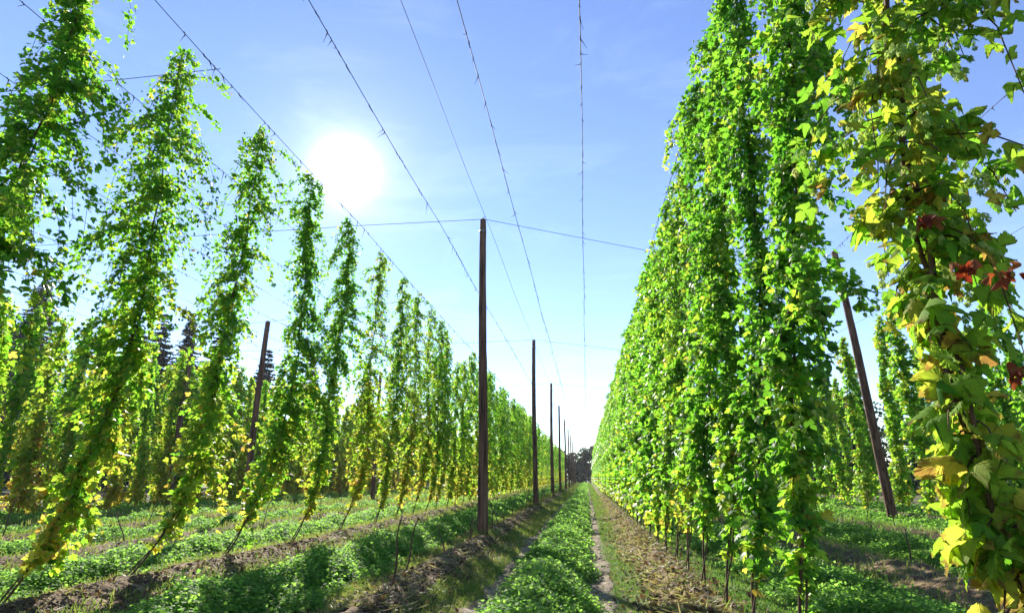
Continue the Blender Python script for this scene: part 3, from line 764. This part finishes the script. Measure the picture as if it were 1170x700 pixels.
# ------------------------------------------------------------------ grass, litter, clods
BLADE = (np.array([(-.045, 0, 0), (.045, 0, 0), (.03, .55, .06), (-.03, .55, .06), (0, 1, .22), (0, 1, .22)]), np.array([(0, 1, 2, 3), (3, 2, 4, 5)]))
BLADE = (np.array([(-.05, 0, 0), (.05, 0, 0), (.035, .55, .06), (0, 1, .25)]), np.array([(0, 1, 2), (0, 2, 3)]))
def grass_band(xa, xb, y0, y1, n0, h, label, seed, dry=.4):
    rng = np.random.default_rng(800 + seed)
    P = []
    edges = np.array([y0, y1]) if y1 - y0 < 2 else np.concatenate([np.arange(y0, 40, .5), np.arange(40, y1, 3)])
    xm = (xa + xb) / 2
    for a, b in zip(edges[:-1], edges[1:]):
        r = math.hypot(xm, (a + b) / 2)
        n = int(n0 * (b - a) * (xb - xa) * (8 / max(r, 8)) ** 1.2)
        P.append(np.stack([rng.uniform(xa, xb, n), rng.uniform(a, b, n), np.full(n, r)], -1))
    P = np.vstack(P); x, y, r = P.T
    dens = .5 + .5 * np.sin(x * 2.3 + y * 1.1 + seed) * np.sin(-x * 1.3 + y * 1.9 + seed)
    keep = rng.uniform(0, 1, len(x)) < .25 + .9 * dens
    x, y, r, dens = x[keep], y[keep], r[keep], dens[keep]
    n = len(x)
    D = np.stack([rng.normal(0, .45, n), rng.normal(0, .45, n), np.ones(n)], -1)
    Nn = np.stack([rng.normal(0, 1, n), rng.normal(0, 1, n), np.full(n, .2)], -1)
    S = h * (1 + np.maximum(r - 8, 0) / 25) * rng.uniform(.5, 1.4, n)
    tint = np.clip(dry + .3 * (.5 - dens) + rng.normal(0, .2, n), 0, 1)
    V, F, A = scatter(*BLADE, np.stack([x, y, terr(x, y) - .01], -1), D, Nn, S, tint)
    return tag(link('grass', mesh_np('grass', V, F, M_GRASS, {'tint': A})), label, 'grass', 'rough grass between the strips', 'stuff')
grass_band(.30, .85, 5.5, 130, 2600, .05, 'short grass between the right wheel track and soil ridge', 1, .26)
grass_band(1.45, 2.3, 5.2, 120, 2600, .06, 'short light grass under the right hop wall', 2, .25)
grass_band(-1.95, -1.35, 5.5, 130, 2000, .07, 'rough grass between the left wheel track and pole line', 3, .5)
grass_band(-3.2, -2.5, 5.2, 130, 2000, .08, 'rough straw-coloured grass left of the pole line', 4, .62)
grass_band(-5.35, -4.75, 5, 130, 1100, .10, 'grass edging the near side of the broad soil ridge', 5, .5)
grass_band(-6.7, -6.0, 5, 120, 1100, .12, 'pale grass edging the far side of the broad soil ridge', 6, .55)
grass_band(-9.9, -8.2, 6.5, 100, 650, .12, 'grass on the first cleared row behind the left hop row', 7, .5)
grass_band(-13.3, -11.6, 9, 90, 650, .13, 'grass on the second cleared row behind the left hop row', 8, .5)
grass_band(-16.4, -15.0, 12, 80, 600, .14, 'grass on the third cleared row behind the left hop row', 9, .5)
grass_band(3.8, 5.3, 5.5, 70, 700, .10, 'grass on the first cleared row behind the right hop wall', 10, .45)
grass_band(7.1, 8.8, 7, 60, 650, .11, 'grass in front of the leaning pole', 11, .4)

for _k in range(1, 5):
    grass_band(POLE_X - .35, POLE_X + .35, POLE_STEP * _k - .4, POLE_STEP * _k + .45, 700 * _k, .13, f'grass tuft around the foot of the {ORD[_k - 1]} middle pole', 40 + _k, .45)
grass_band(-.12, .42, 5.5, 60, 260, .05, 'sparse grass tufts creeping into the right wheel track', 12, .5)
grass_band(-1.5, -.9, 5.5, 60, 420, .06, 'sparse grass tufts creeping into the left wheel track', 13, .5)
grass_band(.6, 1.6, 5.5, 60, 330, .06, 'scattered grass tufts on the ridge by the right hop wall', 14, .6)
grass_band(-6.3, -5.0, 5, 60, 330, .08, 'scattered grass tufts on the broad ridge below the left hop row', 15, .6)
def clods(xc, hw, y0, y1, n, label, seed, smax=.05):
    rng = np.random.default_rng(850 + seed)
    x = xc + rng.normal(0, hw * .55, n); y = y0 + (y1 - y0) * rng.uniform(0, 1, n) ** 1.7
    S = smax * rng.uniform(.25, 1, n) ** 1.5
    D = rng.normal(0, 1, (n, 3)); Nn = rng.normal(0, 1, (n, 3))
    T = CONE_LOW[0].copy() - [0, .5, 0]; T *= [1.6, 1, 1.4]
    V, F, A = scatter(T, CONE_LOW[1], np.stack([x, y, terr(x, y) + .03], -1), D, Nn, S)
    V += rng.normal(0, .004, V.shape)
    return tag(link('soil_clods', mesh_np('soil_clods', V, F, M_CLOD)), label, 'soil clods', 'loose soil clods', 'stuff')
clods(1.08, .5, 6, 35, 7000, 'loose brown clods on the soil ridge by the right hop wall', 1)
clods(-2.3, .6, 6, 30, 3500, 'loose brown clods along the pole line', 2, .045)
clods(-5.6, .7, 5, 35, 8000, 'loose brown clods on the broad soil ridge below the left hop row', 3, .06)

def litter(xc, hw, y0, y1, n, label, seed):
    rng = np.random.default_rng(870 + seed)
    x = xc + rng.normal(0, hw * .6, n); y = y0 + (y1 - y0) * rng.uniform(0, 1, n) ** 1.6
    D = rng.normal(0, 1, (n, 3)); D[:, 2] *= .35; Nn = np.array([0, 0, 1.]) + rng.normal(0, .6, (n, 3))
    S = .06 * rng.uniform(.4, 1.3, n)
    V, F, A = scatter(*LEAF_MID, np.stack([x, y, terr(x, y) + .045], -1), D, Nn, S, rng.uniform(0, 1, n))
    return tag(link('leaf_litter', mesh_np('leaf_litter', V, F, M_LITTER, {'tint': A})), label, 'leaf litter', 'dry leaf litter', 'stuff')
litter(1.1, .55, 6, 45, 5000, 'dry brown leaf litter on the ridge by the right hop wall', 1)
litter(-2.4, .7, 6, 40, 2200, 'dry brown leaf litter along the pole line', 2)
litter(-5.7, .7, 5, 50, 2600, 'dry brown leaf litter below the left hop row', 3)

def straw(xc, hw, y0, y1, n, label, seed):
    rng = np.random.default_rng(880 + seed)
    x = xc + rng.normal(0, hw * .55, n); y = y0 + (y1 - y0) * rng.uniform(0, 1, n) ** 1.6
    D = rng.normal(0, 1, (n, 3)); D[:, 2] *= .22; Nn = np.array([0, 0, 1.]) + rng.normal(0, .5, (n, 3))
    V, F, A = scatter(BLADE[0] * [1.1, 1, .5], BLADE[1], np.stack([x, y, terr(x, y) + .035], -1), D, Nn, .12 * rng.uniform(.4, 1.5, n), np.clip(rng.normal(.82, .15, n), 0, 1))
    return tag(link('straw', mesh_np('straw', V, F, M_GRASS, {'tint': A})), label, 'straw', 'dry straw on the soil', 'stuff')
straw(1.05, .45, 6, 40, 9000, 'dry straw strewn on the ridge by the right hop wall', 1)
straw(-2.4, .8, 6, 40, 7000, 'dry straw strewn along the pole line', 2)
straw(-5.7, .8, 5, 45, 3500, 'dry straw strewn below the left hop row', 3)

# ------------------------------------------------------------------ dry stubs of harvested bines
def stub_mesh(seed):
    rng = np.random.default_rng(seed)
    h = rng.uniform(.5, 1.15); lx, ly = rng.normal(.3, .3), rng.uniform(-.2, .8)
    ts = np.linspace(0, 1, 8)
    pts = np.stack([lx * ts * h + .03 * np.sin(ts * 6), ly * ts * h + .03 * np.cos(ts * 5) - .03, ts * h], -1)
    st = fix_tris(*tube(pts, .017 - .008 * ts, 6))
    tw = []
    for k in range(rng.integers(1, 4)):
        i = rng.integers(2, 7); d = norm(rng.normal(0, 1, 3) + [0, 0, .5]); l = rng.uniform(.1, .35)
        tw.append((np.array([pts[i], pts[i] + d * l * .5 + [0, 0, .02], pts[i] + d * l]), [.007, .005, .003], 4))
    return mesh_np('stub_stalk', *st, M_STUB, smooth=True), mesh_np('stub_twig', *tubes(tw), M_STUB, smooth=True)
STUBS = [stub_mesh(1000 + i) for i in range(8)]
def stub(x, y, label, i, s=1.0):
    e = empty('cut_bine_stub', (x, y, float(terr(x, y)) - .03), label, 'plant stub', 'dry stubs of harvested hop bines', random.uniform(-.6, .6), (s, s, s))
    a, b = STUBS[i % 8]
    link('stalk', a, e); link('twig', b, e)
n = 0
for row, ya, yb, step, lab in ((-2.45, 7.2, 40, 1.25, 'dry cut hop stub on the pole line'),
                               (-9.05, 8.5, 40, 1.9, 'dry cut stub one row behind the left hops'),
                               (-12.45, 12, 40, 2.2, 'dry cut stub two rows behind the left hops'),
                               (4.6, 6.5, 30, 2.0, 'dry cut stub one row behind the right wall'),
                               (8.0, 9, 30, 2.2, 'dry cut stub near the leaning pole')):
    y = ya
    while y < yb:
        if abs((y / POLE_STEP) - round(y / POLE_STEP)) * POLE_STEP > .3:
            where = 'before the nearest middle pole' if y < POLE_STEP else ('between the first and second poles' if y < 2 * POLE_STEP else 'beyond the second pole')
            stub(row + random.uniform(-.15, .15), y, lab + ', ' + where, n, random.uniform(.75, 1.1)); n += 1
        y += step * random.uniform(.35, 2.1)

# ------------------------------------------------------------------ trees far off
def spruce(x, y, h, label, seed):
    rng = np.random.default_rng(1200 + seed)
    e = empty('spruce_tree', (x, y, 0), label, 'tree', 'dark spruces behind the left back rows')
    V, F = fix_tris(*tube(np.stack([np.zeros(8), np.zeros(8), np.linspace(-.3, h, 8)], -1), np.linspace(.32, .03, 8), 8))
    link('trunk', mesh_np('spruce_trunk', V, F, M_BARK, smooth=True), e)
    P, D, Nn, S = [], [], [], []
    nw = int(h * 3.0)
    for k in range(nw):
        t = (k + rng.uniform(0, 1)) / nw; z = h * (.06 + .94 * t)
        Lb = (h * .25) * (1 - t) ** .85 * rng.uniform(.7, 1.15) + .12
        for b in range(rng.integers(6, 9)):
            a = rng.uniform(0, 6.28); l = Lb * rng.uniform(.65, 1.1)
            m = max(4, int(l * 7)); s = np.linspace(.1, 1, m)
            d = np.array([math.cos(a), math.sin(a), 0])
            p = d[None] * (l * s)[:, None] + np.stack([0 * s, 0 * s, z - l * .38 * s + .22 * l * s ** 3], -1)
            side = np.array([-d[1], d[0], 0])
            for q in (-1, 1):
                P.append(p); D.append(d[None] * .6 + side[None] * q * rng.uniform(.4, 1.0, (m, 1)) + np.array([0, 0, -.45]) + rng.normal(0, .2, (m, 3)))
                Nn.append(rng.normal(0, 1, (m, 3))); S.append(.28 + .45 * (1 - s) * min(1, l / 2) + rng.uniform(0, .25, m))
    P = np.vstack(P); D = np.vstack(D); Nn = np.vstack(Nn); S = np.concatenate(S)
    T = LEAF_FAR[0] * [.5, 1, 1]
    V, F, A = scatter(T, LEAF_FAR[1], P, D, Nn, S, rng.uniform(0, 1, len(P)))
    link('crown', mesh_np('spruce_crown', V, F, M_NEEDLE, {'tint': A}), e)
for i, (x, y, h, lab) in enumerate(((-80, 75, 24.5, 'tallest dark spruce on the far left, peak above the back rows'), (-88, 79, 19, 'shorter dark spruce left of the tallest far left spruce'),
        (-72, 80, 18, 'dark spruce just right of the tallest far left spruce'), (-63, 76, 18.5, 'dark spruce left of the twin-peaked pair'), (-59.5, 75, 21, 'left one of the twin-peaked spruce pair'),
        (-56, 76, 21, 'right one of the twin-peaked spruce pair'), (-52, 77, 19.2, 'dark spruce just right of the twin-peaked pair'), (-47, 82, 17.5, 'dark spruce behind the left pole'),
        (-41, 84, 16.5, 'dark spruce between the left pole and the bines under the sun'), (-34, 90, 14.5, 'dark spruce glimpsed between the bines under the sun'), (-95, 84, 17, 'dark spruce at the far left picture edge'), (-67, 84, 15, 'low dark spruce behind the back rows, left of the twin-peaked pair'), (-75.5, 76, 14, 'low dark spruce tucked beside the tallest far left spruce'), (-45, 76, 13, 'low dark spruce just left of the left pole'), (-37.5, 78, 12.5, 'low dark spruce just right of the left pole'), (-29, 95, 13, 'low dark spruce seen through the left hop row'), (-84, 72, 14, 'low dark spruce in front of the shorter far left spruce'))):
    spruce(x, y, h * (1.28 if i < 3 else 1.15), lab, i)

TREES_EXTRA = ((-52, 128, 11, 5), (-44, 134, 10, 5), (-60, 122, 12, 5.5), (-37, 140, 10, 5), (-30, 148, 10, 4.8), (-24, 158, 9.5, 4.5), (24, 62, 8, 4.2), (31, 60, 8.5, 4.5), (38, 58, 9, 4.8), (46, 56, 9, 5), (55, 54, 9.5, 5), (18.5, 66, 7.5, 4))
def broad_tree(x, y, h, w, label, seed):
    rng = np.random.default_rng(1300 + seed)
    e = empty('broadleaf_tree', (x, y, 0), label, 'tree', 'trees of the wood at the end of the alley')
    parts = [(np.stack([.15 * np.sin(np.linspace(0, 2, 7)), 0 * np.linspace(0, 1, 7), np.linspace(-.3, h * .75, 7)], -1), np.linspace(.28, .06, 7), 7)]
    cl = []
    for k in range(24):
        a = rng.uniform(0, 6.28); t = rng.uniform(.06, .95); rr = w * math.sqrt(max(.1, 1 - ((t - .5) / .55) ** 2)) * rng.uniform(.3, .9)
        c = np.array([rr * math.cos(a), rr * math.sin(a), h * t]); cl.append((c, w * rng.uniform(.28, .5)))
        b = np.array([0, 0, h * t * .7]); parts.append((np.array([b, (b + c) / 2 + [0, 0, .2], c]), [.09, .06, .03], 4))
    link('trunk', mesh_np('tree_trunk', *tubes(parts), M_BARK, smooth=True), e)
    P = np.vstack([c + norm(rng.normal(0, 1, (260, 3))) * (r * rng.uniform(.4, 1, (260, 1)) ** .5) for c, r in cl])
    m = len(P); V, F, A = scatter(*LEAF_FAR, P, rng.normal(0, 1, (m, 3)) + [0, 0, -.3], rng.normal(0, 1, (m, 3)) + [0, 0, .6], rng.uniform(.25, .5, m), np.clip(rng.normal(.45, .25, m), 0, 1))
    link('crown', mesh_np('tree_crown', V, F, M_WOODLEAF, {'tint': A}), e)
for i, (x, y, h, w) in enumerate(((-17, 176, 9.5, 3.6), (-11.5, 172, 9.2, 3.4), (-7, 170, 8.8, 3.2), (-3.2, 172, 8.0, 3), (-.2, 168, 8.6, 3), (2.6, 171, 9.6, 3.1), (6, 174, 10.4, 3.4), (10.5, 176, 10.2, 3.5))):
    broad_tree(x, y, h, w, ['broadleaf tree of the end wood, hidden far behind the left hop row', 'broadleaf tree of the end wood behind the left hop row end',
        'broadleaf tree of the end wood just left of the last poles', 'lowest broadleaf tree in the end wood, behind the last poles', 'broadleaf tree of the end wood straight at the end of the alley',
        'broadleaf tree of the end wood right of the alley end', 'tall broadleaf tree of the end wood beside the right wall end', 'broadleaf tree of the end wood hidden behind the right wall'][i], i)

for i, (x, y, h, w) in enumerate(TREES_EXTRA):
    broad_tree(x, y, h, w, 'broadleaf tree of the wood far behind the left hop row' if x < 0 else 'broadleaf tree far behind the rows beyond the leaning pole', 50 + i)

# ------------------------------------------------------------------ camera, sun, sky
pitch = math.atan(195 / 670); yaw = math.atan(85 / (670 / math.cos(pitch)))
cam = bpy.data.cameras.new('camera'); co = bpy.data.objects.new('camera', cam); COL.objects.link(co)
cam.sensor_width = 36; cam.lens = 36 * 670 / 1170; cam.clip_end = 4000; cam.clip_start = .05
co.location = (0, 0, EYE); co.rotation_euler = (math.pi / 2 + pitch, 0, yaw)
scene.camera = co

az = R(SUN_AZ); el = R(SUN_EL)
sd = np.array([-math.sin(az) * math.cos(el), math.cos(az) * math.cos(el), math.sin(el)])
from mathutils import Vector
sl = bpy.data.lights.new('sun', 'SUN'); sl.energy = 4.5; sl.angle = R(.5); sl.color = (1, .94, .84)
so = bpy.data.objects.new('sun', sl); COL.objects.link(so); so.rotation_euler = Vector(sd).to_track_quat('Z', 'Y').to_euler(); so.location = (0, 0, 30)

# thin autumn air
import bmesh
def haze_box(density):
    bm = bmesh.new(); bmesh.ops.create_cube(bm, size=1)
    me = bpy.data.meshes.new('haze'); bm.to_mesh(me); bm.free()
    o = link('haze', me); o.scale = (1900, 1900, 30); o.location = (0, 600, 13.5)
    m, nt, N, L = new_mat('haze'); v = N.new('ShaderNodeVolumePrincipled')
    v.inputs['Color'].default_value = (.86, .90, .96, 1); v.inputs['Density'].default_value = density; v.inputs['Anisotropy'].default_value = .2
    out = N.new('ShaderNodeOutputMaterial'); L.new(v.outputs[0], out.inputs['Volume'])
    me.materials.append(m)
    tag(o, 'thin pale haze that softens the far end of the alley', 'haze', kind='stuff')
HAZE = 0.00022
if HAZE: haze_box(HAZE)

w = bpy.data.worlds.new('World'); scene.world = w; w.use_nodes = True
nt = w.node_tree; N = nt.nodes; L = nt.links; N.clear()
sky = N.new('ShaderNodeTexSky'); sky.sky_type = 'NISHITA'; sky.sun_disc = False
sky.sun_elevation = el; sky.sun_rotation = -az; sky.air_density = 1.0; sky.dust_density = .0; sky.ozone_density = 3.0; sky.altitude = 400
bg = N.new('ShaderNodeBackground'); bg.inputs['Strength'].default_value = .09
hs = N.new('ShaderNodeHueSaturation'); hs.inputs['Saturation'].default_value = 1.02; hs.inputs['Hue'].default_value = .512
L.new(sky.outputs[0], hs.inputs['Color']); L.new(hs.outputs[0], bg.inputs['Color'])
# the sun's bright aureole, centred on the sun's direction
tc = N.new('ShaderNodeTexCoord'); dp = N.new('ShaderNodeVectorMath'); dp.operation = 'DOT_PRODUCT'; dp.inputs[1].default_value = sd
L.new(tc.outputs['Generated'], dp.inputs[0])
ac = N.new('ShaderNodeMath'); ac.operation = 'ARCCOSINE'; L.new(dp.outputs['Value'], ac.inputs[0])
def expo(scale, amp):
    a = N.new('ShaderNodeMath'); a.operation = 'MULTIPLY'; L.new(ac.outputs[0], a.inputs[0]); a.inputs[1].default_value = -1 / R(scale)
    b = N.new('ShaderNodeMath'); b.operation = 'EXPONENT'; L.new(a.outputs[0], b.inputs[0])
    c = N.new('ShaderNodeMath'); c.operation = 'MULTIPLY'; L.new(b.outputs[0], c.inputs[0]); c.inputs[1].default_value = amp
    return c.outputs[0]
ad = N.new('ShaderNodeMath'); ad.operation = 'ADD'; L.new(expo(.75, 7.0), ad.inputs[0]); L.new(expo(4.6, .22), ad.inputs[1])
b2 = N.new('ShaderNodeBackground'); b2.inputs['Color'].default_value = (1, .93, .84, 1); L.new(ad.outputs[0], b2.inputs['Strength'])
ash = N.new('ShaderNodeAddShader'); L.new(bg.outputs[0], ash.inputs[0]); L.new(b2.outputs[0], ash.inputs[1])
# a few thin streaks of high cloud
mp = N.new('ShaderNodeMapping'); mp.inputs['Scale'].default_value = (2.2, 3.5, 9); mp.inputs['Rotation'].default_value = (.2, .5, .9); L.new(tc.outputs['Generated'], mp.inputs['Vector'])
cn = N.new('ShaderNodeTexNoise'); cn.inputs['Scale'].default_value = 1.3; cn.inputs['Detail'].default_value = 7; cn.inputs['Roughness'].default_value = .62; cn.inputs['Distortion'].default_value = .6; L.new(mp.outputs[0], cn.inputs['Vector'])
cm = N.new('ShaderNodeMapRange'); cm.inputs['From Min'].default_value = .53; cm.inputs['From Max'].default_value = .80; cm.inputs['To Max'].default_value = .055; L.new(cn.outputs['Fac'], cm.inputs['Value'])
b3 = N.new('ShaderNodeBackground'); b3.inputs['Color'].default_value = (1, 1, 1, 1); L.new(cm.outputs[0], b3.inputs['Strength'])
as2 = N.new('ShaderNodeAddShader'); L.new(ash.outputs[0], as2.inputs[0]); L.new(b3.outputs[0], as2.inputs[1])
out = N.new('ShaderNodeOutputWorld'); L.new(as2.outputs[0], out.inputs['Surface'])

scene.view_settings.view_transform = 'Standard'; scene.view_settings.look = 'None'
scene.view_settings.gamma = 1; scene.view_settings.use_curve_mapping = False
scene.view_settings.exposure = 1.5
scene.render.engine = 'CYCLES'
cy = scene.cycles
cy.use_denoising = True
cy.max_bounces = 8; cy.transmission_bounces = 6; cy.diffuse_bounces = 6; cy.glossy_bounces = 2; cy.transparent_max_bounces = 4
cy.caustics_reflective = False; cy.caustics_refractive = False
cy.use_adaptive_sampling = True; cy.adaptive_threshold = .02
